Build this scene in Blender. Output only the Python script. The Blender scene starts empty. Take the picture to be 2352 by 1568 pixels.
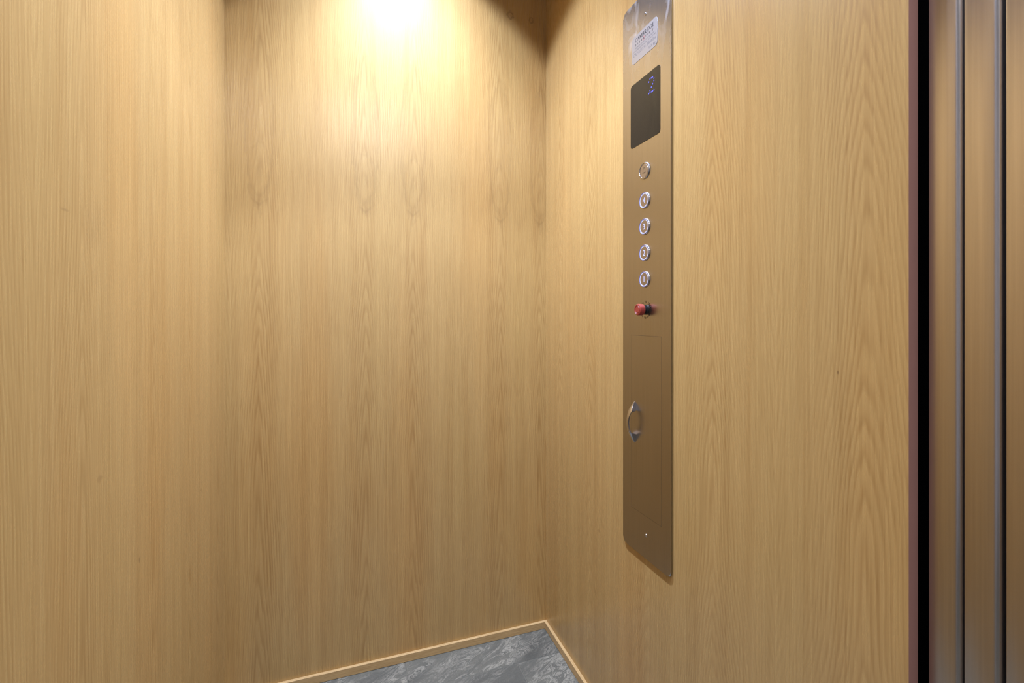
import bpy, bmesh, math, random
from mathutils import Vector, Matrix

random.seed(7)
R = math.radians
PI = math.pi

# ------------------------------------------------------------------ layout (metres)
H = 1.10                      # camera height
XR, XL, YB = 0.663, -0.3325, 1.5197   # right wall, left wall, back wall of the lift cab
ZC = 2.585                    # cab ceiling
YE = 0.3856                   # front end of the side wall panels
LAMPX = (XL + XR) / 2         # down-lights sit on this line

# ------------------------------------------------------------------ camera
S = bpy.context.scene
C = S.collection
cam_d = bpy.data.cameras.new('camera')
cam = bpy.data.objects.new('camera', cam_d)
C.objects.link(cam)
cam.location = (0, 0, H)
cam.rotation_euler = (R(90), 0, R(-19.378))
cam_d.sensor_width = 36
cam_d.lens = 1069 / 2352 * 36
cam_d.shift_y = -57 / 2352
cam_d.clip_start = 0.01
S.camera = cam

# ------------------------------------------------------------------ world, light, exposure
w = bpy.data.worlds.new('world')
S.world = w
w.use_nodes = True
w.node_tree.nodes['Background'].inputs[0].default_value = (0.9, 0.95, 1.0, 1)
w.node_tree.nodes['Background'].inputs[1].default_value = 0.02
S.view_settings.view_transform = 'Standard'
S.view_settings.look = 'None'
S.view_settings.gamma = 1
S.view_settings.use_curve_mapping = False
S.view_settings.exposure = -0.20
P_BACK, P_FRONT, P_HALL = (72.0, 300.0), (108.0, 6.0), 18.0   # lamps: (wide spill, inner beam)
LIGHT_COL = (0.604, 0.716, 1.0)
CONE, BEAM = 97.0, 87.0

# ------------------------------------------------------------------ node helpers
class NT:
    def __init__(s, name):
        s.m = bpy.data.materials.new(name)
        s.m.use_nodes = True
        s.t = s.m.node_tree
        s.b = s.t.nodes['Principled BSDF']
    def n(s, kind, **kw):
        nd = s.t.nodes.new(kind)
        for k, v in kw.items():
            setattr(nd, k, v)
        return nd
    def put(s, sock, v):
        if isinstance(v, (int, float)):
            sock.default_value = v
        elif isinstance(v, tuple):
            if len(sock.default_value) == 4 and len(v) == 3:
                v = (*v, 1)
            sock.default_value = v
        else:
            s.t.links.new(v, sock)
    def math(s, op, a, b=0.0, c=None, clamp=False):
        nd = s.n('ShaderNodeMath', operation=op, use_clamp=clamp)
        s.put(nd.inputs[0], a); s.put(nd.inputs[1], b)
        if c is not None:
            s.put(nd.inputs[2], c)
        return nd.outputs[0]
    def comb(s, x, y, z):
        nd = s.n('ShaderNodeCombineXYZ')
        for i, v in enumerate((x, y, z)):
            s.put(nd.inputs[i], v)
        return nd.outputs[0]
    def pos(s):
        nd = s.n('ShaderNodeNewGeometry')
        sp = s.n('ShaderNodeSeparateXYZ')
        s.t.links.new(nd.outputs['Position'], sp.inputs[0])
        return sp.outputs
    def noise(s, vec, scale=1.0, detail=2.0, rough=0.5, dist=0.0):
        nd = s.n('ShaderNodeTexNoise')
        s.put(nd.inputs['Vector'], vec)
        nd.inputs['Scale'].default_value = scale
        nd.inputs['Detail'].default_value = detail
        nd.inputs['Roughness'].default_value = rough
        nd.inputs['Distortion'].default_value = dist
        return nd.outputs[0]
    def ramp(s, fac, *stops, ease=False):
        nd = s.n('ShaderNodeValToRGB')
        if ease:
            nd.color_ramp.interpolation = 'EASE'
        e = nd.color_ramp.elements
        while len(e) < len(stops):
            e.new(0.5)
        for el, (p, col) in zip(e, stops):
            el.position = p
            el.color = (*col, 1) if isinstance(col, tuple) else (col, col, col, 1)
        s.put(nd.inputs[0], fac)
        return nd.outputs[0]
    def mix(s, fac, a, b, blend='MIX'):
        nd = s.n('ShaderNodeMix', data_type='RGBA', blend_type=blend)
        s.put(nd.inputs[0], fac); s.put(nd.inputs[6], a); s.put(nd.inputs[7], b)
        return nd.outputs[2]
    def maprange(s, v, a, b, c, d):
        nd = s.n('ShaderNodeMapRange')
        s.put(nd.inputs[0], v)
        for i, k in enumerate((a, b, c, d)):
            nd.inputs[i + 1].default_value = k
        return nd.outputs[0]
    def bump(s, height, strength=0.1, dist=0.001):
        nd = s.n('ShaderNodeBump')
        nd.inputs['Strength'].default_value = strength
        nd.inputs['Distance'].default_value = dist
        s.put(nd.inputs['Height'], height)
        s.t.links.new(nd.outputs[0], s.b.inputs['Normal'])
    def set(s, **kw):
        names = dict(color='Base Color', rough='Roughness', metal='Metallic', ior='IOR', spec='Specular IOR Level',
                     coat='Coat Weight', emit='Emission Color', power='Emission Strength', aniso='Anisotropic', trans='Transmission Weight')
        for k, v in kw.items():
            s.put(s.b.inputs[names[k]], v)
        return s.m

def plain(name, col, rough=0.5, metal=0.0, **kw):
    return NT(name).set(color=col, rough=rough, metal=metal, **kw)

def oak(name, axis, x0, L, c, a=165.0, b=10.0, zoff=0.0, spots=(), figures=(), light=(0.51, 0.332, 0.126), dark=(0.335, 0.188, 0.059)):
    """Book-matched flat-cut oak veneer: mirrored leaves of width L, a cathedral figure at c in each leaf."""
    k = NT(name)
    p = k.pos()
    u, z = p[axis], k.math('ADD', p[2], zoff)
    v = k.math('PINGPONG', k.math('ADD', u, 40 * L - x0), L)
    wob = k.math('MULTIPLY', k.math('SUBTRACT', k.noise(k.comb(k.math('MULTIPLY', v, 3), 0, z), 2.2, 2), 0.5), 0.022)
    d = k.math('ADD', k.math('SUBTRACT', v, c), wob)
    d = k.math('SQRT', k.math('ADD', k.math('MULTIPLY', d, d), 0.00012))
    wz = k.math('MULTIPLY', k.math('SUBTRACT', k.noise(k.comb(k.math('MULTIPLY', v, 2), 3.7, z), 1.7, 1), 0.5), 0.55)
    f1 = k.math('MULTIPLY', d, a)
    f2 = k.math('MULTIPLY', k.math('ADD', z, wz), b)
    jit = k.math('MULTIPLY', k.noise(k.comb(k.math('MULTIPLY', v, 45), 1.3, k.math('MULTIPLY', z, 1.1)), 1.0, 3, 0.6), 2.4)
    F = k.math('ADD', k.math('ADD', f1, f2), jit)
    ring = k.math('FRACT', F)
    # sharp dark start of the ring that fades into the light early wood
    ring = k.ramp(ring, (0.0, 0.85), (0.10, 1.0), (0.42, 0.30), (0.80, 0.0), (1.0, 0.85))
    # the figure is strongest around the cathedral and dies into straight grain
    near = k.maprange(d, 0.015, 0.095, 1.0, 0.50)
    var = k.maprange(k.noise(k.comb(k.math('MULTIPLY', v, 14), 7.1, k.math('MULTIPLY', z, 1.3)), 1.0, 2), 0.3, 0.7, 0.35, 1.0)
    ringf = k.math('MULTIPLY', k.math('MULTIPLY', ring, near), k.math('MULTIPLY', var, 0.62))
    fine = k.noise(k.comb(k.math('MULTIPLY', u, 420), 0.5, k.math('MULTIPLY', z, 5.0)), 1.0, 3, 0.65)
    fine = k.maprange(fine, 0.33, 0.67, -0.20, 0.24)
    pore = k.noise(k.comb(k.math('MULTIPLY', u, 1100), 4.5, k.math('MULTIPLY', z, 26)), 1.0, 2, 0.6)
    pore = k.maprange(pore, 0.58, 0.74, 0.0, 0.34)
    tot = k.math('ADD', k.math('ADD', ringf, fine), k.math('ADD', pore, 0.16), clamp=True)
    col = k.mix(tot, light, dark)
    band = k.noise(k.comb(k.math('MULTIPLY', v, 26), 2.2, k.math('MULTIPLY', z, 0.55)), 1.0, 3, 0.55)
    tint = k.ramp(band, (0.30, (0.94, 0.90, 0.85)), (0.48, (1.0, 0.99, 0.97)), (0.62, (1.04, 1.035, 1.02)), (0.75, (0.98, 0.965, 0.965)))
    col = k.mix(1.0, col, tint, 'MULTIPLY')
    warm = k.noise(k.comb(k.math('MULTIPLY', u, 5), 9.2, k.math('MULTIPLY', z, 0.8)), 1.0, 2)
    col = k.mix(1.0, col, k.ramp(warm, (0.32, (1.02, 0.965, 0.90)), (0.5, (1, 1, 1)), (0.7, (0.985, 1.0, 0.985))), 'MULTIPLY')
    dl = k.math('ABSOLUTE', k.math('ADD', k.math('SUBTRACT', v, c), k.math('MULTIPLY', wob, 0.4)))
    wav = k.math('MULTIPLY', k.math('SUBTRACT', k.noise(k.comb(k.math('MULTIPLY', u, 3), z, 5.0), 28, 3), 0.5), 0.55)
    for (sz, rx, rz, st, shape) in figures:          # closed figure of the cut, repeated in every leaf
        ex = k.math('DIVIDE', dl, rx)
        if shape == 'vee':
            zz = k.math('SUBTRACT', k.math('SUBTRACT', p[2], sz), k.math('MULTIPLY', dl, 0.9))
        else:
            zz = k.math('SUBTRACT', p[2], sz)
        ez = k.math('DIVIDE', zz, rz)
        r = k.math('ADD', k.math('SQRT', k.math('ADD', k.math('MULTIPLY', ex, ex), k.math('MULTIPLY', ez, ez))), wav)
        if shape == 'ring':
            fac = k.ramp(r, (0.0, 0.10), (0.70, 0.0), (0.93, 1.0), (1.0, 0.0))
        else:
            fac = k.ramp(r, (0.0, 1.0), (0.4, 0.7), (1.0, 0.0))
        col = k.mix(k.math('MULTIPLY', fac, st), col, (0.16, 0.085, 0.03))
    for (sx, sz, rx, rz, st, hollow) in spots:       # small knots, nicks and stains in the veneer
        ex = k.math('DIVIDE', k.math('SUBTRACT', u, sx), rx)
        ez = k.math('DIVIDE', k.math('SUBTRACT', p[2], sz), rz)
        r = k.math('SQRT', k.math('ADD', k.math('MULTIPLY', ex, ex), k.math('MULTIPLY', ez, ez)))
        r = k.math('ADD', r, k.math('MULTIPLY', k.math('SUBTRACT', k.noise(k.comb(u, z, 0), 160, 2), 0.5), 0.9))
        if hollow:
            fac = k.ramp(r, (0.0, 0.35), (0.35, 0.1), (0.6, 1.0), (1.0, 0.0))
        else:
            fac = k.ramp(r, (0.0, 1.0), (0.55, 0.8), (1.0, 0.0))
        col = k.mix(k.math('MULTIPLY', fac, st), col, (0.16, 0.085, 0.035))
    k.bump(tot, 0.12, 0.0004)
    return k.set(color=col, rough=k.maprange(tot, 0, 1, 0.26, 0.34), spec=0.7)

def oak_plain(name, axis, light=(0.60, 0.41, 0.19), dark=(0.42, 0.258, 0.102)):
    k = NT(name)
    p = k.pos()
    other = 1 - axis
    f = k.noise(k.comb(k.math('MULTIPLY', p[axis], 14), k.math('MULTIPLY', p[other], 500), k.math('MULTIPLY', p[2], 500)), 1, 3, 0.6)
    return k.set(color=k.mix(k.maprange(f, 0.3, 0.7, 0, 1), light, dark), rough=0.5, spec=0.35)

def steel(name, base, r0, r1, smudge_z=None, streak=600, aniso=0.5):
    """Brushed stainless: fine vertical brush lines, finger smudges that only change the gloss."""
    k = NT(name)
    p = k.pos()
    hz = k.math('ADD', p[0], p[1])
    br = k.noise(k.comb(k.math('MULTIPLY', hz, streak), 0, k.math('MULTIPLY', p[2], 3)), 1, 3, 0.6)
    col = k.mix(k.maprange(br, 0.3, 0.7, 0, 1), tuple(c * 0.93 for c in base), tuple(min(1, c * 1.07) for c in base))
    rg = r0
    if smudge_z:
        sm = k.noise(k.comb(k.math('MULTIPLY', hz, 26), 0, k.math('MULTIPLY', p[2], 13)), 1, 3, 0.55, 0.9)
        band = k.math('MULTIPLY', k.maprange(p[2], smudge_z[0], smudge_z[1], 0, 1), k.maprange(sm, 0.50, 0.66, 0, 0.6))
        col = k.mix(band, col, (0.70, 0.70, 0.76))
        rg = k.math('ADD', r0, k.math('MULTIPLY', band, r1 - r0))
        k.put(k.b.inputs['Metallic'], 1.0)
    return k.set(color=col, rough=rg, metal=1.0, aniso=aniso)

def stone():
    """Grey slate-look porcelain with torn white veining; offset per tile."""
    k = NT('slate_porcelain')
    p = k.pos()
    oi = k.n('ShaderNodeObjectInfo')
    off = k.math('MULTIPLY', oi.outputs['Random'], 13.0)
    x, y = k.math('ADD', p[0], off), k.math('ADD', p[1], k.math('MULTIPLY', off, 0.7))
    ang = R(28)
    xx = k.math('ADD', k.math('MULTIPLY', x, math.cos(ang)), k.math('MULTIPLY', y, math.sin(ang)))
    yy = k.math('SUBTRACT', k.math('MULTIPLY', y, math.cos(ang)), k.math('MULTIPLY', x, math.sin(ang)))
    v = k.comb(k.math('MULTIPLY', xx, 0.42), k.math('MULTIPLY', yy, 1.25), off)
    base = k.noise(v, 7, 5, 0.6, 0.6)
    col = k.ramp(base, (0.28, (0.072, 0.071, 0.058)), (0.5, (0.106, 0.103, 0.083)), (0.7, (0.150, 0.143, 0.110)))
    n1 = k.noise(v, 26, 8, 0.75, 1.3)
    ridge = k.math('ABSOLUTE', k.math('SUBTRACT', n1, 0.53))
    vein = k.ramp(ridge, (0.0, 1.0), (0.014, 0.75), (0.045, 0.0))
    mask = k.ramp(k.noise(v, 9.0, 4, 0.65), (0.42, 0.05), (0.58, 1.0))
    col = k.mix(k.math('MULTIPLY', k.math('MULTIPLY', vein, mask), 0.75), col, (0.37, 0.34, 0.262))
    cloud = k.ramp(k.noise(v, 34, 7, 0.8, 0.5), (0.52, 0.0), (0.70, 1.0))
    col = k.mix(k.math('MULTIPLY', k.math('MULTIPLY', cloud, mask), 0.40), col, (0.27, 0.246, 0.188))
    grain = k.noise(k.comb(x, y, 0), 230, 4, 0.7)
    col = k.mix(0.55, col, k.ramp(grain, (0.3, 0.36), (0.7, 0.66)), 'OVERLAY')
    k.bump(n1, 0.2, 0.001)
    return k.set(color=col, rough=0.42, spec=0.4)

# spots: coordinate along wall, height, half width, half height, strength, ring?
M = {}
M['oak_back'] = oak('oak_veneer_back', 0, 0.1236, 0.2207, 0.0728, b=8.5, zoff=0.30, figures=[
    (1.530, 0.030, 0.085, 0.10, 'ring'), (1.515, 0.013, 0.036, 0.12, 'blob'), (1.66, 0.040, 0.26, 0.13, 'ring'), (1.425, 0.026, 0.007, 0.22, 'vee')], spots=[
    (0.5281, 2.1414, 0.015, 0.017, 0.55, True), (0.6058, 2.1398, 0.010, 0.015, 0.55, True),
    (0.197, 1.093, 0.002, 0.003, 0.7, False), (0.245, 1.36, 0.002, 0.003, 0.5, False)])
M['oak_right'] = oak('oak_veneer_right', 1, 0.579, 0.2418, 0.141, a=150.0, b=15.0, zoff=0.9, spots=[
    (0.475, 1.02, 0.002, 0.003, 0.7, False), (1.15, 0.50, 0.003, 0.006, 0.5, False)])
M['oak_left'] = oak('oak_veneer_left', 1, 0.891, 0.2207, 0.1193, b=9.0, zoff=2.1, spots=[
    (0.730, 1.2329, 0.012, 0.0022, 0.30, False), (0.80, 1.23, 0.030, 0.05, 0.10, False), (0.815, 0.87, 0.010, 0.006, 0.25, False),
    (0.95, 0.69, 0.003, 0.006, 0.6, False), (1.30, 0.685, 0.010, 0.004, 0.3, False)])
M['oak_trim_x'] = oak_plain('oak_trim_x', 0)
M['oak_trim_y'] = oak_plain('oak_trim_y', 1)
M['board_edge'] = plain('raw_board_edge', (0.36, 0.18, 0.145), 0.7)
M['steel_plate'] = steel('brushed_steel_plate', (0.45, 0.41, 0.365), 0.27, 0.42, smudge_z=(1.66, 1.78))
M['steel_door'] = steel('brushed_steel_door', (0.56, 0.52, 0.49), 0.27, 0.34, streak=260)
M['chrome'] = plain('chrome', (0.58, 0.56, 0.58), 0.16, 1.0)
M['alu'] = plain('etched_aluminium', (0.41, 0.41, 0.44), 0.40, 0.92)
M['ink'] = plain('black_ink', (0.02, 0.02, 0.025), 0.6)
M['ink_grey'] = plain('grey_ink', (0.10, 0.10, 0.11), 0.6)
M['ink_red'] = plain('red_ink', (0.50, 0.10, 0.09), 0.6)
M['engrave'] = plain('engraved_brown', (0.075, 0.048, 0.022), 0.6, 0.3)
M['seam'] = plain('seam_shadow_gap', (0.17, 0.12, 0.07), 0.5, 0.8)
M['glass'] = plain('tinted_display_glass', (0.012, 0.011, 0.010), 0.03, ior=1.45, spec=0.3)
M['led'] = plain('blue_led', (0.01, 0.01, 0.05), 0.5, emit=(0.10, 0.12, 1.0), power=1.7)
M['halo'] = plain('white_violet_backlight', (0.3, 0.3, 0.4), 0.5, emit=(0.60, 0.66, 1.0), power=1.0)
M['violet'] = plain('violet_collar_reflection', (0.10, 0.10, 0.22), 0.4, emit=(0.22, 0.21, 0.62), power=0.32)  # violet reflection on the button collar, put in as dim emission
M['button_face'] = plain('button_face_steel', (0.44, 0.40, 0.40), 0.32, 1.0)
M['red'] = plain('red_plastic', (0.31, 0.040, 0.027), 0.42)
M['black'] = plain('black_plastic', (0.012, 0.012, 0.012), 0.35)
M['void'] = plain('gap_shade_black', (0.004, 0.004, 0.004), 0.9, spec=0.05)  # near-black standing in for the shade behind the door leaves
M['stone'] = stone()
M['grout'] = plain('grey_grout', (0.14, 0.128, 0.098), 0.85)
M['ceil'] = plain('blue_grey_ceiling_panel', (0.27, 0.34, 0.68), 0.6)
M['plaster'] = plain('white_plaster', (0.72, 0.72, 0.76), 0.8)
M['white_trim'] = plain('white_enamel', (0.8, 0.8, 0.8), 0.4)
M['lens'] = plain('lit_lens', (0.8, 0.8, 0.8), 0.5, emit=(1, 0.96, 0.9), power=6.0)

# ------------------------------------------------------------------ mesh helpers
def obj(name, bm, mat, parent=None, smooth=None):
    me = bpy.data.meshes.new(name)
    bmesh.ops.recalc_face_normals(bm, faces=bm.faces[:])
    if smooth is not None:
        for f in bm.faces:
            f.smooth = True
    bm.to_mesh(me)
    bm.free()
    for m in (mat if isinstance(mat, (list, tuple)) else [mat]):
        me.materials.append(M[m])
    if smooth is not None:
        me.set_sharp_from_angle(angle=R(smooth))
    o = bpy.data.objects.new(name, me)
    C.objects.link(o)
    o.parent = parent
    return o

def box(bm, x0, x1, y0, y1, z0, z1):
    vs = [bm.verts.new((x, y, z)) for x in (x0, x1) for y in (y0, y1) for z in (z0, z1)]
    fs = []
    for q in ((0, 1, 3, 2), (4, 6, 7, 5), (0, 4, 5, 1), (2, 3, 7, 6), (0, 2, 6, 4), (1, 5, 7, 3)):
        fs.append(bm.faces.new([vs[i] for i in q]))
    return fs

def struct(name, bm, mat, label=None):
    o = obj(name, bm, mat)
    o['kind'] = 'structure'
    if label:
        o['label'] = label
    return o

def boxobj(name, dims, mat, parent=None, bevel=0.0):
    bm = bmesh.new()
    box(bm, *dims)
    if bevel:
        bmesh.ops.bevel(bm, geom=bm.edges[:], offset=bevel, segments=2, affect='EDGES')
    return obj(name, bm, mat, parent, 40 if bevel else None)

def empty(name, loc, label, cat, group=None):
    o = bpy.data.objects.new(name, None)
    C.objects.link(o)
    o.location = loc
    o.empty_display_size = 0.05
    o['label'] = label
    o['category'] = cat
    if group:
        o['group'] = group
    return o

# ------------------------------------------------------------------ the setting: lift cab
T = 0.018
bm = bmesh.new(); box(bm, XL - T, XR + T, YB, YB + T, 0, ZC)
struct('wall_back', bm, 'oak_back', 'light oak veneered back wall of the lift cab')
bm = bmesh.new(); fs = box(bm, XR, XR + T, YE, YB, 0, ZC)
o = struct('wall_right', bm, ['oak_right', 'board_edge'], 'light oak veneered cab wall carrying the steel control panel')
for pl in o.data.polygons:
    if pl.normal.y < -0.9:
        pl.material_index = 1
bm = bmesh.new(); box(bm, XL - T, XL, YE, YB, 0, ZC)
o = struct('wall_left', bm, ['oak_left', 'board_edge'], 'bare light oak veneered cab wall facing the control panel')
for pl in o.data.polygons:
    if pl.normal.y < -0.9:
        pl.material_index = 1
bm = bmesh.new(); box(bm, XL - T, XR + T, 0.20, YB + T, ZC, ZC + 0.03)
struct('ceiling', bm, 'ceil', 'pale blue-grey cab ceiling panel with recessed down-lights')

# baseboards: square oak strips, mitred in the corner
TH, TD = 0.0246, 0.0098
def strip(name, pts_outer, pts_inner, mat):
    bm = bmesh.new()
    lo = [bm.verts.new((x, y, 0.0012)) for x, y in pts_outer + pts_inner[::-1]]
    hi = [bm.verts.new((x, y, TH)) for x, y in pts_outer + pts_inner[::-1]]
    bm.faces.new(lo); bm.faces.new(hi)
    for i in range(4):
        j = (i + 1) % 4
        bm.faces.new((lo[i], lo[j], hi[j], hi[i]))
    bmesh.ops.bevel(bm, geom=[e for e in bm.edges if e.verts[0].co.z > 0.02 and e.verts[1].co.z > 0.02], offset=0.0006, segments=1, affect='EDGES')
    return struct(name, bm, mat)
strip('baseboard_back', [(XL, YB), (XR, YB)], [(XL + TD, YB - TD), (XR - TD, YB - TD)], 'oak_trim_x')
strip('baseboard_right', [(XR, YE), (XR, YB)], [(XR - TD, YE), (XR - TD, YB - TD)], 'oak_trim_y')
strip('baseboard_left', [(XL, YE), (XL, YB)], [(XL + TD, YE), (XL + TD, YB - TD)], 'oak_trim_y')

# floor: grout bed with porcelain tiles laid in a running bond
bm = bmesh.new(); box(bm, XL - T, XR + T, 0.20, YB + T, -0.03, -0.0012)
fl = struct('floor', bm, 'grout', 'slate grey veined porcelain tile floor')
G = 0.0014
FX0, FX1, FY0, FY1 = XL, XR, 0.20, YB
row_edges = [YB + 0.2, 1.388, 1.088, 0.788, 0.488, 0.20]
for i in range(5):
    y1, y0 = row_edges[i], row_edges[i + 1]
    x = (0.169 if i % 2 == 0 else 0.5085) - 1.2
    while x < FX1:
        a0, a1 = max(x + G, FX0), min(x + 0.6 - G, FX1)
        b0, b1 = y0 + G, min(y1 - G, FY1)
        if a1 - a0 > 0.01:
            bm = bmesh.new()
            box(bm, a0, a1, b0, b1, -0.010, 0.0)
            bmesh.ops.bevel(bm, geom=[e for e in bm.edges if e.verts[0].co.z > -0.001 and e.verts[1].co.z > -0.001], offset=0.0008, segments=1, affect='EDGES')
            obj('tile', bm, 'stone', fl)
        x += 0.6

# door pocket beside the cab; shade of the door gaps put into its black
bm = bmesh.new()
box(bm, XR + 0.019, XR + 0.55, YE + 0.004, YE + 0.03, 0, ZC)
box(bm, XR + 0.55, XR + 0.57, 0.20, YE + 0.03, 0, ZC)
box(bm, XR + 0.019, XR + 0.57, 0.20, YE + 0.03, ZC, ZC + 0.03)
box(bm, XR + 0.019, XR + 0.57, 0.20, YE + 0.03, -0.03, -0.001)
struct('wall_pocket', bm, 'void', 'pocket that the open door leaves slide into, shade put into its black colour')

# landing outside the cab (behind the camera)
HZ = 2.7
bm = bmesh.new(); box(bm, -1.4, 1.8, -1.9, 0.20, -0.03, 0.0)
struct('floor_landing', bm, 'grout', 'grey landing floor outside the lift')
bm = bmesh.new(); box(bm, -1.4, 1.8, -1.9, 0.20, HZ, HZ + 0.03)
struct('ceiling_landing', bm, 'plaster', 'white landing ceiling outside the lift')
bm = bmesh.new(); box(bm, -1.4, 1.8, -1.95, -1.9, 0, HZ)
struct('wall_landing_rear', bm, 'plaster', 'white landing wall opposite the lift')
bm = bmesh.new(); box(bm, -1.45, -1.4, -1.9, 0.20, 0, HZ)
struct('wall_landing_left', bm, 'plaster', 'white landing wall on one side')
bm = bmesh.new(); box(bm, 1.8, 1.85, -1.9, 0.20, 0, HZ)
struct('wall_landing_right', bm, 'plaster', 'white landing wall on the other side')
bm = bmesh.new(); box(bm, -1.4, XL - T, 0.10, 0.20, 0, HZ); box(bm, XR + 0.03, 1.8, 0.10, 0.20, 0, HZ); box(bm, XL - T, XR + 0.03, 0.10, 0.20, 2.35, HZ)
struct('wall_front', bm, 'plaster', 'white landing wall around the lift opening')
bm = bmesh.new(); box(bm, XL - T, XL, 0.20, YE, 0, ZC)
struct('trim_1', bm, 'steel_door', 'stainless strike jamb of the lift opening')

# ------------------------------------------------------------------ sliding door leaves, stacked open
def leaf(y_far, y_near, label):
    """One leaf seen end-on: rounded far corner, wide bevelled near corner with a folded return."""
    xf = XR + 0.018
    root = empty('sliding_door_leaf', (xf, (y_far + y_near) / 2, 0), label, 'door')
    root['group'] = 'telescoping lift door leaves stacked open'
    wy = y_far - y_near
    yc = (y_far + y_near) / 2
    ch = 0.0062
    prof = [(0.0, wy / 2 - 0.0012), (0.0004, wy / 2 - 0.0004), (0.0012, wy / 2)]
    prof += [(0.42, wy / 2), (0.42, -wy / 2)]
    n = 6
    for i in range(n + 1):
        a = PI / 2 * i / n
        prof.append((ch * (1 - math.sin(a)), -wy / 2 + ch * (1 - math.cos(a))))
    bm = bmesh.new()
    lo = [bm.verts.new((x, y, 0.012)) for x, y in prof]
    hi = [bm.verts.new((x, y, 2.42)) for x, y in prof]
    bm.faces.new(lo); bm.faces.new(hi)
    for i in range(len(prof)):
        j = (i + 1) % len(prof)
        bm.faces.new((lo[i], lo[j], hi[j], hi[i]))
    obj('leaf_panel', bm, 'steel_door', root, 35)
    for xx in (0.05, 0.36):
        boxobj('guide_shoe', (xx - 0.012, xx + 0.012, -0.004, 0.004, 0.0, 0.014), 'black', root)
    return root
leaf(0.3746, 0.3419, 'stainless lift door leaf next to the oak wall edge')
leaf(0.3390, 0.3066, 'stainless lift door leaf between the two other stacked leaves')
leaf(0.3022, 0.2680, 'stainless lift door leaf of the stack, furthest from the oak wall')

# ------------------------------------------------------------------ down-lights in the cab ceiling, added fill lamp on the landing
def downlight(x, y, z, power, label, r=0.045):
    root = empty('downlight', (x, y, z), label, 'lamp', 'recessed ceiling lamps')
    bm = bmesh.new()
    N = 32
    rings = []
    for rr, zz in ((r, -0.0005), (r + 0.004, -0.004), (r + 0.018, -0.003), (r + 0.020, 0.0)):
        rings.append([bm.verts.new((rr * math.cos(2 * PI * i / N), rr * math.sin(2 * PI * i / N), zz)) for i in range(N)])
    for q in range(4):
        A, B = rings[q], rings[(q + 1) % 4]
        for i in range(N):
            bm.faces.new((A[i], A[(i + 1) % N], B[(i + 1) % N], B[i]))
    obj('trim_ring', bm, 'white_trim', root, 40)
    bm = bmesh.new()
    bmesh.ops.create_cone(bm, segments=N, radius1=r, radius2=r, depth=0.002, cap_ends=True, matrix=Matrix.Translation((0, 0, -0.0012)))
    obj('lens', bm, 'lens', root)
    for nm, pw, sz, bl in (('downlight_spill', power[0], CONE, 0.22), ('downlight_beam', power[1], BEAM, 1.0)):
        ld = bpy.data.lights.new(nm, 'SPOT')
        ld.energy = pw
        ld.color = LIGHT_COL
        ld.spot_size = R(sz)
        ld.spot_blend = bl
        ld.shadow_soft_size = 0.025
        lo = bpy.data.objects.new(nm, ld)
        C.objects.link(lo)
        lo.parent = root
        lo.location = (0, 0, -0.03)
    return root
downlight(LAMPX, YB - 0.298, ZC, P_BACK, 'recessed down-light in the cab ceiling, close to the back wall')
downlight(LAMPX, YB - 1.130, ZC, P_FRONT, 'recessed down-light in the cab ceiling, close to the door')
pr = empty('landing_fill_lamp', (0.2, -0.95, HZ), 'unseen square panel lamp added to the landing ceiling as fill light', 'lamp')  # unseen lamp, added for fill light and reflections in the steel edges
boxobj('frame', (-0.32, 0.32, -0.32, 0.32, -0.02, 0.0), 'white_trim', pr, 0.004)
boxobj('diffuser', (-0.29, 0.29, -0.29, 0.29, -0.023, -0.019), 'lens', pr)
ld = bpy.data.lights.new('landing_fill', 'AREA')
ld.shape = 'SQUARE'; ld.size = 0.58; ld.energy = P_HALL; ld.color = (0.92, 0.94, 1.0)
lo = bpy.data.objects.new('landing_fill', ld); C.objects.link(lo); lo.parent = pr; lo.location = (0, 0, -0.03)

# ------------------------------------------------------------------ control panel
PROUD = 0.0048                        # face of the plate in front of the oak
XF = XR - PROUD
KF = XF / XR
def wy(y):                            # positions were read on the oak plane; carry them to the plate face
    return y * KF
def wz(z):
    return H + (z - H) * KF
PY0, PY1 = 0.8365, wy(1.0289)         # door side, back side
PZ0, PZ1 = wz(0.5282), wz(1.8700)
PC = (PY0 + PY1) / 2
panel = empty('control_panel', (XR, PC, PZ0), 'tall brushed steel lift control panel on the oak wall, with buttons and display', 'control panel')
MI = panel.location.copy()

def on_panel(name, bm, mat, parent=panel, smooth=None):
    """bm in world coordinates; parts are parented without moving."""
    org = MI
    base = Vector((0, 0, 0))
    p = parent
    chain = Vector((0, 0, 0))
    while p is not None:
        chain += p.location
        p = p.parent
    bmesh.ops.translate(bm, vec=-chain, verts=bm.verts[:])
    return obj(name, bm, mat, parent, smooth)

# local 2-D frame of the wall: (a, b) with a to the viewer's right (= -y), b up; p = distance out of the plate face
def P3(y, z, p):
    return Vector((XF - p, y, z))

def rrect(y0, y1, z0, z1, r, n=8):
    pts = []
    for cy, cz, a0 in ((y1 - r, z1 - r, 0), (y0 + r, z1 - r, 90), (y0 + r, z0 + r, 180), (y1 - r, z0 + r, 270)):
        for i in range(n + 1):
            a = R(a0 + 90 * i / n)
            pts.append((cy + r * math.cos(a), cz + r * math.sin(a)))
    return pts

def slab(pts, p0, p1, bevel=0.0, seg=2):
    bm = bmesh.new()
    lo = [bm.verts.new(P3(y, z, p0)) for y, z in pts]
    hi = [bm.verts.new(P3(y, z, p1)) for y, z in pts]
    bm.faces.new(lo)
    top = bm.faces.new(hi)
    for i in range(len(pts)):
        j = (i + 1) % len(pts)
        bm.faces.new((lo[i], lo[j], hi[j], hi[i]))
    if bevel:
        bmesh.ops.bevel(bm, geom=list(top.edges), offset=bevel, segments=seg, affect='EDGES')
    return bm

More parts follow.
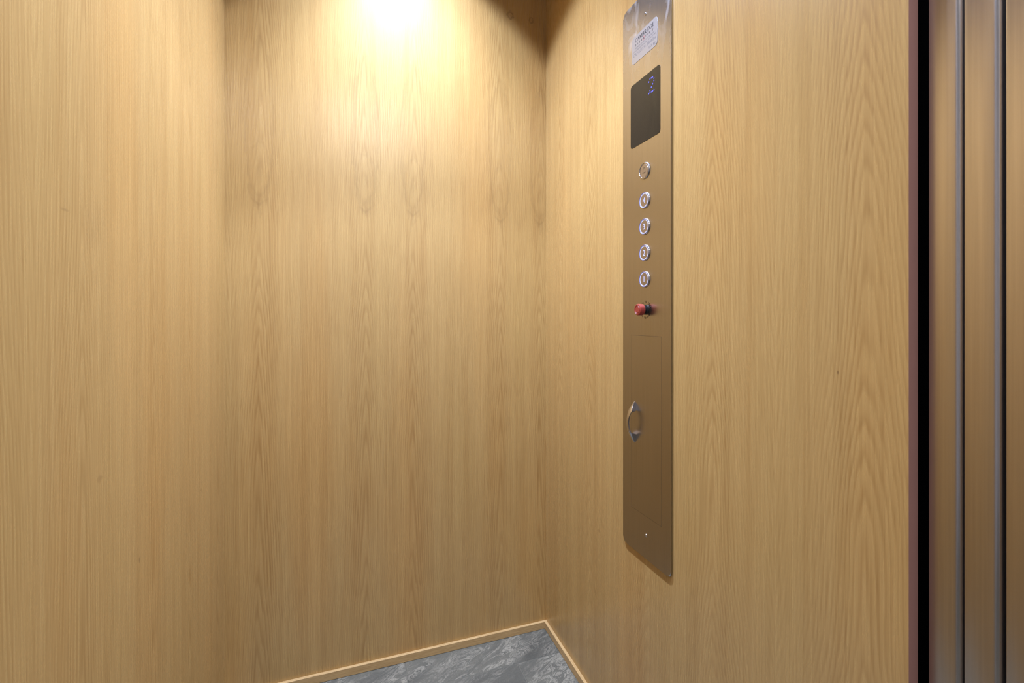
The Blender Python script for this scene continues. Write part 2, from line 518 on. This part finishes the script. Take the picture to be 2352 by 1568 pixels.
plate = on_panel('faceplate', slab(rrect(PY0, PY1, PZ0, PZ1, 0.0125), -0.0030, 0.0, 0.0016, 1), 'steel_plate', panel, 25)
on_panel('back_box', slab(rrect(PY0 + 0.006, PY1 - 0.006, PZ0 + 0.006, PZ1 - 0.006, 0.009), -PROUD, -0.0030), 'void', panel)

def lathe(profile, y, z, seg=40):
    """profile: (radius, distance out) list, closed to the axis when radius is 0."""
    bm = bmesh.new()
    rings = []
    for r, p in profile:
        if r < 1e-6:
            rings.append([bm.verts.new(P3(y, z, p))])
        else:
            rings.append([bm.verts.new(P3(y + r * math.cos(2 * PI * i / seg), z + r * math.sin(2 * PI * i / seg), p)) for i in range(seg)])
    for A, B in zip(rings, rings[1:]):
        for i in range(seg):
            j = (i + 1) % seg
            if len(A) == 1 and len(B) == 1:
                continue
            if len(A) == 1:
                bm.faces.new((A[0], B[i], B[j]))
            elif len(B) == 1:
                bm.faces.new((A[i], A[j], B[0]))
            else:
                bm.faces.new((A[i], A[j], B[j], B[i]))
    return bm

# ---- security screws
for yy, zz in ((0.9340, 1.8152), (0.9318, 0.5836)):
    yy, zz = wy(yy), wz(zz)
    sc = on_panel('screw', lathe([(0.0040, -0.0004), (0.0038, 0.0006), (0.0028, 0.0012), (0.0013, 0.0014), (0.0012, 0.0004), (0, 0.0004)], yy, zz, 20), 'chrome', plate, 50)

# ---- lettering -------------------------------------------------------------
def quad(out, x0, y0, x1, y1, wd):
    d = Vector((x1 - x0, y1 - y0)); n = Vector((-d.y, d.x)).normalized() * wd / 2
    a, b = Vector((x0, y0)), Vector((x1, y1))
    out.append([a - n, b - n, b + n, a + n])
TK, TN = 0.135, 0.055
def stem(out, x, y0=0.0, y1=1.0, sb=True, st=True, wd=TK):
    out.append([Vector((x - wd / 2, y0)), Vector((x + wd / 2, y0)), Vector((x + wd / 2, y1)), Vector((x - wd / 2, y1))])
    if sb: quad(out, x - wd / 2 - 0.075, y0 + 0.02, x + wd / 2 + 0.075, y0 + 0.02, 0.045)
    if st: quad(out, x - wd / 2 - 0.075, y1 - 0.02, x + wd / 2 + 0.075, y1 - 0.02, 0.045)
def arc(out, cx, cy, rx, ry, a0, a1, n=14):
    """modulated bowl: thick at the sides, thin at top and bottom"""
    prev = None
    for i in range(n + 1):
        a = R(a0 + (a1 - a0) * i / n)
        t = TN + (TK - TN) * abs(math.cos(a)) ** 1.3
        o = Vector((cx + rx * math.cos(a), cy + ry * math.sin(a)))
        q = Vector((cx + (rx - t) * math.cos(a), cy + (ry - t * 0.9) * math.sin(a)))
        if prev:
            out.append([prev[0], o, q, prev[1]])
        prev = (o, q)
def diag(out, x0, y0, x1, y1, wd): quad(out, x0, y0, x1, y1, wd)
def foot(out, x, y): quad(out, x - 0.12, y, x + 0.12, y, 0.045)

def glyph(ch):
    o = []
    if ch in 'CG':
        arc(o, 0.46, 0.5, 0.44, 0.52, 42, 318, 22)
        quad(o, 0.79, 0.99, 0.79, 0.70, 0.05)
        if ch == 'C': quad(o, 0.80, 0.24, 0.72, 0.10, 0.05); w_ = 0.90
        else: stem(o, 0.76, 0.02, 0.42, False, True); w_ = 0.98
    elif ch == 'A':
        diag(o, 0.12, 0, 0.46, 1, TN); diag(o, 0.44, 1.0, 0.82, 0, TK); quad(o, 0.25, 0.36, 0.66, 0.36, TN); foot(o, 0.12, 0.02); foot(o, 0.82, 0.02); w_ = 0.96
    elif ch == 'M':
        stem(o, 0.15, wd=TN); stem(o, 0.97); diag(o, 0.16, 1, 0.54, 0.05, TK); diag(o, 0.54, 0.05, 0.94, 1, TN); w_ = 1.14
    elif ch == 'N':
        stem(o, 0.15, wd=TN, ); stem(o, 0.80, wd=TN, sb=False); diag(o, 0.14, 1, 0.80, 0.02, TK); w_ = 0.95
    elif ch in 'BPRD':
        stem(o, 0.20)
        if ch == 'D':
            arc(o, 0.36, 0.5, 0.50, 0.5, -90, 90); quad(o, 0.2, 0.975, 0.38, 0.975, TN); quad(o, 0.2, 0.025, 0.38, 0.025, TN); w_ = 0.96
        else:
            arc(o, 0.38, 0.74, 0.32, 0.26, -90, 90); quad(o, 0.2, 0.975, 0.40, 0.975, TN); quad(o, 0.2, 0.50, 0.40, 0.50, TN); w_ = 0.78
            if ch == 'B': arc(o, 0.40, 0.26, 0.36, 0.27, -90, 90); quad(o, 0.2, 0.025, 0.42, 0.025, TN); w_ = 0.84
            if ch == 'R': diag(o, 0.42, 0.50, 0.78, 0, TK); foot(o, 0.80, 0.02); w_ = 0.88
    elif ch == 'I': stem(o, 0.20); w_ = 0.40
    elif ch in 'EFL':
        stem(o, 0.20, st=(ch == 'L'))
        if ch != 'F': quad(o, 0.2, 0.025, 0.68, 0.025, TN); quad(o, 0.68, 0.0, 0.72, 0.22, TN)
        if ch != 'L': quad(o, 0.1, 0.975, 0.64, 0.975, TN); quad(o, 0.64, 1.0, 0.66, 0.80, TN); quad(o, 0.2, 0.51, 0.52, 0.51, TN); quad(o, 0.52, 0.60, 0.52, 0.42, TN)
        w_ = 0.78
    elif ch == 'T':
        stem(o, 0.40, st=False); quad(o, 0.04, 0.975, 0.76, 0.975, TN); quad(o, 0.05, 1.0, 0.03, 0.78, TN); quad(o, 0.75, 1.0, 0.77, 0.78, TN); w_ = 0.80
    elif ch == 'Y':
        stem(o, 0.44, 0, 0.46, True, False); diag(o, 0.12, 1, 0.43, 0.44, TK); diag(o, 0.45, 0.44, 0.76, 1, TN); foot(o, 0.12, 0.98); foot(o, 0.76, 0.98); w_ = 0.88
    elif ch == 'V':
        diag(o, 0.12, 1, 0.46, 0, TK); diag(o, 0.46, 0, 0.80, 1, TN); foot(o, 0.12, 0.98); foot(o, 0.80, 0.98); w_ = 0.92
    elif ch == 'U':
        stem(o, 0.17, 0.3, 1, False, True); stem(o, 0.74, 0.3, 1, False, True, TN); arc(o, 0.44, 0.32, 0.33, 0.33, 180, 360); w_ = 0.90
    elif ch == 'O': arc(o, 0.48, 0.5, 0.46, 0.52, 0, 360, 26); w_ = 0.96
    elif ch == '0': arc(o, 0.30, 0.5, 0.28, 0.52, 0, 360, 22); w_ = 0.62
    elif ch == 'S':
        arc(o, 0.34, 0.74, 0.27, 0.27, 35, 270, 12); arc(o, 0.34, 0.26, 0.29, 0.29, -145, 90, 12); w_ = 0.68
    elif ch == '1': stem(o, 0.28, 0, 1, True, False); quad(o, 0.10, 0.84, 0.30, 0.97, TN); w_ = 0.56
    elif ch == '4': stem(o, 0.44, 0, 1, True, False); quad(o, 0.42, 1.0, 0.05, 0.32, TN); quad(o, 0.03, 0.30, 0.62, 0.30, TN); w_ = 0.66
    elif ch == '5': quad(o, 0.14, 0.94, 0.54, 0.94, 0.11); quad(o, 0.15, 0.95, 0.11, 0.56, TN); arc(o, 0.28, 0.32, 0.28, 0.32, -140, 120, 16); w_ = 0.62
    elif ch == 'l': stem(o, 0.18, 0, 1.05, True, False); w_ = 0.36
    elif ch == 'b': stem(o, 0.16, 0, 1.05, False, False); arc(o, 0.34, 0.33, 0.27, 0.34, 0, 360, 18); w_ = 0.66
    elif ch == 's': arc(o, 0.24, 0.49, 0.19, 0.18, 35, 270, 10); arc(o, 0.24, 0.18, 0.20, 0.19, -145, 90, 10); w_ = 0.50
    elif ch == 'k': stem(o, 0.18, 0, 1.05, True, False); diag(o, 0.22, 0.28, 0.54, 0.66, TN); diag(o, 0.32, 0.38, 0.60, 0.0, TK); w_ = 0.68
    elif ch == 'g': arc(o, 0.28, 0.45, 0.24, 0.24, 0, 360, 16); arc(o, 0.28, -0.10, 0.27, 0.20, 0, 360, 16); quad(o, 0.2, 0.22, 0.3, 0.08, TN); quad(o, 0.46, 0.62, 0.60, 0.68, 0.07); w_ = 0.60
    elif ch == ':': o.append([Vector(q) for q in ((0.1, 0), (0.24, 0), (0.24, 0.14), (0.1, 0.14))]); o.append([Vector(q) for q in ((0.1, 0.52), (0.24, 0.52), (0.24, 0.66), (0.1, 0.66))]); w_ = 0.36
    else: w_ = 0.34
    return o, w_

def serif_line(bm, text, y_left, y_right, z_base, cap, p, track=0.06):
    """text set between two positions on the panel"""
    polys, x = [], 0.0
    for ch in text:
        g, w_ = glyph(ch)
        polys += [[v + Vector((x, 0)) for v in q] for q in g]
        x += w_ + track
    sx = (y_left - y_right) / (x - track)
    for q in polys:
        bm.faces.new([bm.verts.new(P3(y_left - v.x * sx, z_base + v.y * cap, p)) for v in q])

def font_mesh(ch):
    cu = bpy.data.curves.new('glyph', 'FONT')
    cu.body = ch
    cu.size = 1.0
    cu.align_x = 'CENTER'
    ob = bpy.data.objects.new('glyph', cu)
    C.objects.link(ob)
    dg = bpy.context.evaluated_depsgraph_get()
    me = ob.evaluated_get(dg).to_mesh()
    vs = [v.co.copy() for v in me.vertices]
    fs = [list(pl.vertices) for pl in me.polygons]
    bpy.data.objects.remove(ob)
    bpy.data.curves.remove(cu)
    return vs, fs
def sans(bm, ch, y, z, cap, p, width=1.0, ang=0.0, bold=0.0):
    """one sans letter centred on (y, z base); cap height of the built-in font is about 0.69"""
    vs, fs = font_mesh(ch)
    s = cap / 0.69
    offs = [(0, 0)] if not bold else [(-bold, 0), (bold, 0), (0, -bold), (0, bold)]
    ca, sa = math.cos(ang), math.sin(ang)
    for ox, oz in offs:
        nv = []
        for v in vs:
            a, b = v.x * s * width + ox, v.y * s + oz
            a, b = a * ca - b * sa, a * sa + b * ca
            nv.append(bm.verts.new(P3(y - a, z + b, p)))
        for f in fs:
            try:
                bm.faces.new([nv[i] for i in f])
            except ValueError:
                pass

# ---- maker's capacity label
NY0, NY1, NZ0, NZ1 = wy(0.8885), wy(0.9883), wz(1.7195), wz(1.7855)
name_pl = on_panel('capacity_label', slab(rrect(NY0, NY1, NZ0, NZ1, 0.0085), -0.0003, 0.0006, 0.0002), 'alu', panel, 30)
name_pl['label'] = 'pale etched capacity label'
LP = 0.00068
bm = bmesh.new()
serif_line(bm, 'CAMBRIDGE', wy(0.9745), wy(0.8995), wz(1.7688), 0.0092, LP, 0.02)
serif_line(bm, 'CAMBRIDGE', wy(0.9741), wy(0.8991), wz(1.7689), 0.0092, LP, 0.02)
on_panel('maker_name', bm, 'ink', name_pl)
bm = bmesh.new()
el = 'ELEVATINGI'
ys = [0.9718, 0.9632, 0.9560, 0.9478, 0.9397, 0.9318, 0.9245, 0.9165, 0.9062, 0.9000]
for ch, yy in zip(el, ys):
    sans(bm, ch, wy(yy), wz(1.7600), 0.0050, LP, 0.95, 0, 0.00005)
on_panel('maker_subtitle', bm, 'ink', name_pl)
bm = bmesh.new()
cy, cz, N = wy(0.9397), wz(1.7622), 28
for i in range(N):
    q = []
    for r, k in ((0.0044, i), (0.0044, i + 1), (0.0036, i + 1), (0.0036, i)):
        a = 2 * PI * k / N
        q.append(bm.verts.new(P3(cy + r * 0.95 * math.cos(a), cz + r * math.sin(a), LP + 0.00005)))
    bm.faces.new(q)
on_panel('red_ring_emblem', bm, 'ink_red', name_pl)
bm = bmesh.new()
serif_line(bm, 'PREMIER MANUFACTURER OF', wy(0.9753), wy(0.9003), wz(1.7528), 0.0035, LP, 0.05)
serif_line(bm, 'CUSTOM RESIDENTIAL ELEVATORS', wy(0.9812), wy(0.8929), wz(1.7466), 0.0036, LP, 0.05)
on_panel('small_print', bm, 'ink_grey', name_pl)
bm = bmesh.new()
serif_line(bm, 'CAPACITY: 1000 lbs', wy(0.9819), wy(0.8936), wz(1.7362), 0.0070, LP, 0.10)
serif_line(bm, '454 kg', wy(0.9213), wy(0.8950), wz(1.7252), 0.0064, LP, 0.06)
on_panel('capacity_text', bm, 'ink_grey', name_pl)

# ---- floor display
DY0, DY1, DZ0, DZ1 = wy(0.8783), wy(0.9939), wz(1.5150), wz(1.6700)
disp = on_panel('display_window', slab(rrect(DY0, DY1, DZ0, DZ1, 0.0072), -0.0004, 0.0006, 0.0002), 'glass', panel, 30)
disp['label'] = 'dark tinted display glass'
DOT = ['.###.', '#...#', '....#', '...#.', '..#..', '.#...', '#####']
bm = bmesh.new()
yl, yr_, zt, zb = wy(0.9200), wy(0.9003), wz(1.6530), wz(1.6210)
for r_, line in enumerate(DOT):
    for c_, ch in enumerate(line):
        if ch == '#':
            yy = yl + (yr_ - yl) * c_ / 4
            zz = zt + (zb - zt) * r_ / 6
            vs = [bm.verts.new(P3(yy + 0.00175 * math.cos(2 * PI * i / 10), zz + 0.00175 * math.sin(2 * PI * i / 10), 0.0007)) for i in range(10)]
            bm.faces.new(vs)
on_panel('floor_digit', bm, 'led', disp)['label'] = 'blue dot-matrix figure 2'

# ---- push buttons
def ring(bm, y, z, r0, r1, p, N=40):
    for i in range(N):
        q = []
        for r, k in ((r1, i), (r1, i + 1), (r0, i + 1), (r0, i)):
            a = 2 * PI * k / N
            q.append(bm.verts.new(P3(y + r * math.cos(a), z + r * math.sin(a), p)))
        bm.faces.new(q)
    bmesh.ops.remove_doubles(bm, verts=bm.verts[:], dist=1e-6)

def push_button(name, y, z, lit, mark):
    face = on_panel(name, lathe([(0.0150, -0.0004), (0.0150, 0.0022), (0.0146, 0.0027), (0, 0.0027)], y, z), 'button_face', panel, 40)
    col = on_panel('collar', lathe([(0.0196, -0.0004), (0.0196, 0.0016), (0.0188, 0.0031), (0.0176, 0.0034), (0.0170, 0.0026), (0.0170, -0.0004)], y, z), 'chrome', face, 50)
    if lit:
        on_panel('light_ring', lathe([(0.0166, 0.0), (0.0166, 0.0026), (0.0163, 0.0030), (0.0152, 0.0030), (0.0150, 0.0)], y, z), 'halo', face, 50)
        on_panel('collar_reflection', lathe([(0.0180, 0.0), (0.0180, 0.0036), (0.0176, 0.0037), (0.0165, 0.0028), (0.0165, 0.0)], y, z), 'violet', face, 50)  # glowing rim in place of the light ring mirrored in the collar
    else:
        on_panel('inner_ring', lathe([(0.0171, 0.0), (0.0171, 0.0020), (0.0150, 0.0020), (0.0150, 0.0)], y, z), 'steel_plate', face, 50)
    bm = bmesh.new()
    if mark == 'bell':
        pp = 0.00285
        def ln(pts, wd=0.0011):
            for (a, b), (c, d) in zip(pts, pts[1:]):
                o_ = []
                quad(o_, a, b, c, d, wd)
                for q in o_:
                    bm.faces.new([bm.verts.new(P3(y - v.x, z + v.y, pp)) for v in q])
        ln([(-0.0008, 0.0068), (-0.0030, 0.0046), (-0.0042, 0.0015)])
        ln([(0.0008, 0.0068), (0.0030, 0.0046), (0.0042, 0.0015)])
        ln([(-0.0012, 0.0070), (0.0012, 0.0070)])
        ln([(-0.0044, -0.0004), (-0.0046, -0.0042)])
        ln([(0.0044, -0.0004), (0.0046, -0.0042)])
        ln([(-0.0060, -0.0046), (0.0060, -0.0046)], 0.0014)
        ln([(-0.0012, -0.0062), (0.0012, -0.0062)])
        on_panel('bell_symbol', bm, 'engrave', face)
    else:
        sans(bm, mark, y, z - 0.0066, 0.0132, 0.00285, 0.95, 0, 0.00012)
        on_panel('numeral', bm, 'halo', face)
    return face
b_ = push_button('alarm_button', wy(0.9358), wz(1.4457), False, 'bell'); b_['label'] = 'unlit alarm button with a bell symbol'
for mk, zz in (('4', 1.3753), ('3', 1.3133), ('2', 1.2511), ('1', 1.1887)):
    b_ = push_button('floor_button', wy(0.9356), wz(zz), True, mk)
    b_['label'] = 'back-lit floor button marked ' + mk

# ---- red stop button
sy, sz = wy(0.9330), wz(1.1164)
neck = on_panel('stop_button', lathe([(0.0118, -0.0004), (0.0118, 0.0030), (0.0100, 0.0036), (0.0088, 0.0040), (0.0088, 0.0062), (0.0103, 0.0066), (0.0103, 0.0100), (0, 0.0100)], sy, sz), 'black', panel, 40)
neck['label'] = 'black neck of the stop button'
cap = on_panel('red_cap', lathe([(0, 0.0095), (0.0128, 0.0095), (0.0133, 0.0102), (0.0136, 0.0200), (0.0131, 0.0222), (0.0118, 0.0230), (0.0108, 0.0230),
                                 (0.0104, 0.0225), (0.0099, 0.0225), (0.0095, 0.0231), (0.0088, 0.0231), (0.0084, 0.0225), (0.0078, 0.0225), (0.0074, 0.0231), (0, 0.0232)], sy, sz), 'red', neck, 30)
bm = bmesh.new()
def arc_text(txt, rad, top, span):
    n = len(txt)
    for i, ch in enumerate(txt):
        if ch == ' ':
            continue
        t = (i - (n - 1) / 2) / (n - 1)
        if top:
            a = PI / 2 - t * span            # angle in viewer frame (x to the right)
            x, zz = rad * math.cos(a), rad * math.sin(a)
            sans(bm, ch, sy - x, sz + zz, 0.0042, 0.0002, 0.9, a - PI / 2, 0.0001)
        else:
            a = -PI / 2 + t * span
            x, zz = (rad + 0.0042) * math.cos(a), (rad + 0.0042) * math.sin(a)
            sans(bm, ch, sy - x, sz + zz, 0.0042, 0.0002, 0.9, a + PI / 2, 0.0001)
arc_text('PUSH TO STOP', 0.0168, True, R(150))
arc_text('PULL TO START', 0.0168, False, R(150))
on_panel('stop_legend', bm, 'engrave', panel)

# ---- flush access door with a bow handle
AY0, AY1, AZ0, AZ1 = wy(0.8740), wy(0.9920), wz(0.6293), wz(1.0543)
door = on_panel('access_door', slab(rrect(AY0, AY1, AZ0, AZ1, 0.0015, 3), -0.0010, 0.0002, 0.0001), 'steel_plate', panel, 30)
bm = bmesh.new()
e = 0.0007
for q in ((AY0 - e, AY0, AZ0 - e, AZ1 + e), (AY1, AY1 + e, AZ0 - e, AZ1 + e), (AY0, AY1, AZ0 - e, AZ0), (AY0, AY1, AZ1, AZ1 + e)):
    bm.faces.new([bm.verts.new(P3(y, z, 0.00004)) for y, z in ((q[0], q[2]), (q[1], q[2]), (q[1], q[3]), (q[0], q[3]))])
on_panel('door_seam', bm, 'seam', door)

hy, hz0, hz1 = wy(0.9772), wz(0.7907), wz(0.8936)
hz, ha = (hz0 + hz1) / 2, (hz1 - hz0) / 2
bm = bmesh.new()
NS = 48
secs = []
for i in range(NS + 1):
    t = -1 + 2 * i / NS
    outer = 0.0225 * (1 - abs(t) ** 2.1)
    at = abs(t)
    # inner line: plate level on the feet, arched between them
    if at > 0.55:
        inner = 0.0
    else:
        inner = max(0.0, min(outer - 0.0042, (outer - 0.0042) * min(1.0, ((0.55 - at) / 0.08)) ** 0.6))
    # width: pointed tips, broad feet, slim bow
    if at > 0.55:
        wd = 0.0005 + 0.0070 * ((1 - at) / 0.45)
    else:
        wd = 0.0036 + 0.0039 * (at / 0.55) ** 3
    z = hz + t * ha
    crown = min(outer, wd * 0.8) * 0.5
    base = max(outer - crown, inner)
    loop = [P3(hy - wd, z, inner), P3(hy - wd, z, base), P3(hy - wd * 0.5, z, base + (outer - base) * 0.75), P3(hy, z, outer),
            P3(hy + wd * 0.5, z, base + (outer - base) * 0.75), P3(hy + wd, z, base), P3(hy + wd, z, inner)]
    secs.append([bm.verts.new(v) for v in loop])
for A, B in zip(secs, secs[1:]):
    for i in range(7):
        j = (i + 1) % 7
        bm.faces.new((A[i], A[j], B[j], B[i]))
bm.faces.new(secs[0]); bm.faces.new(secs[-1])
on_panel('handle', bm, 'chrome', door, 38)['label'] = 'chrome bow handle with pointed feet'
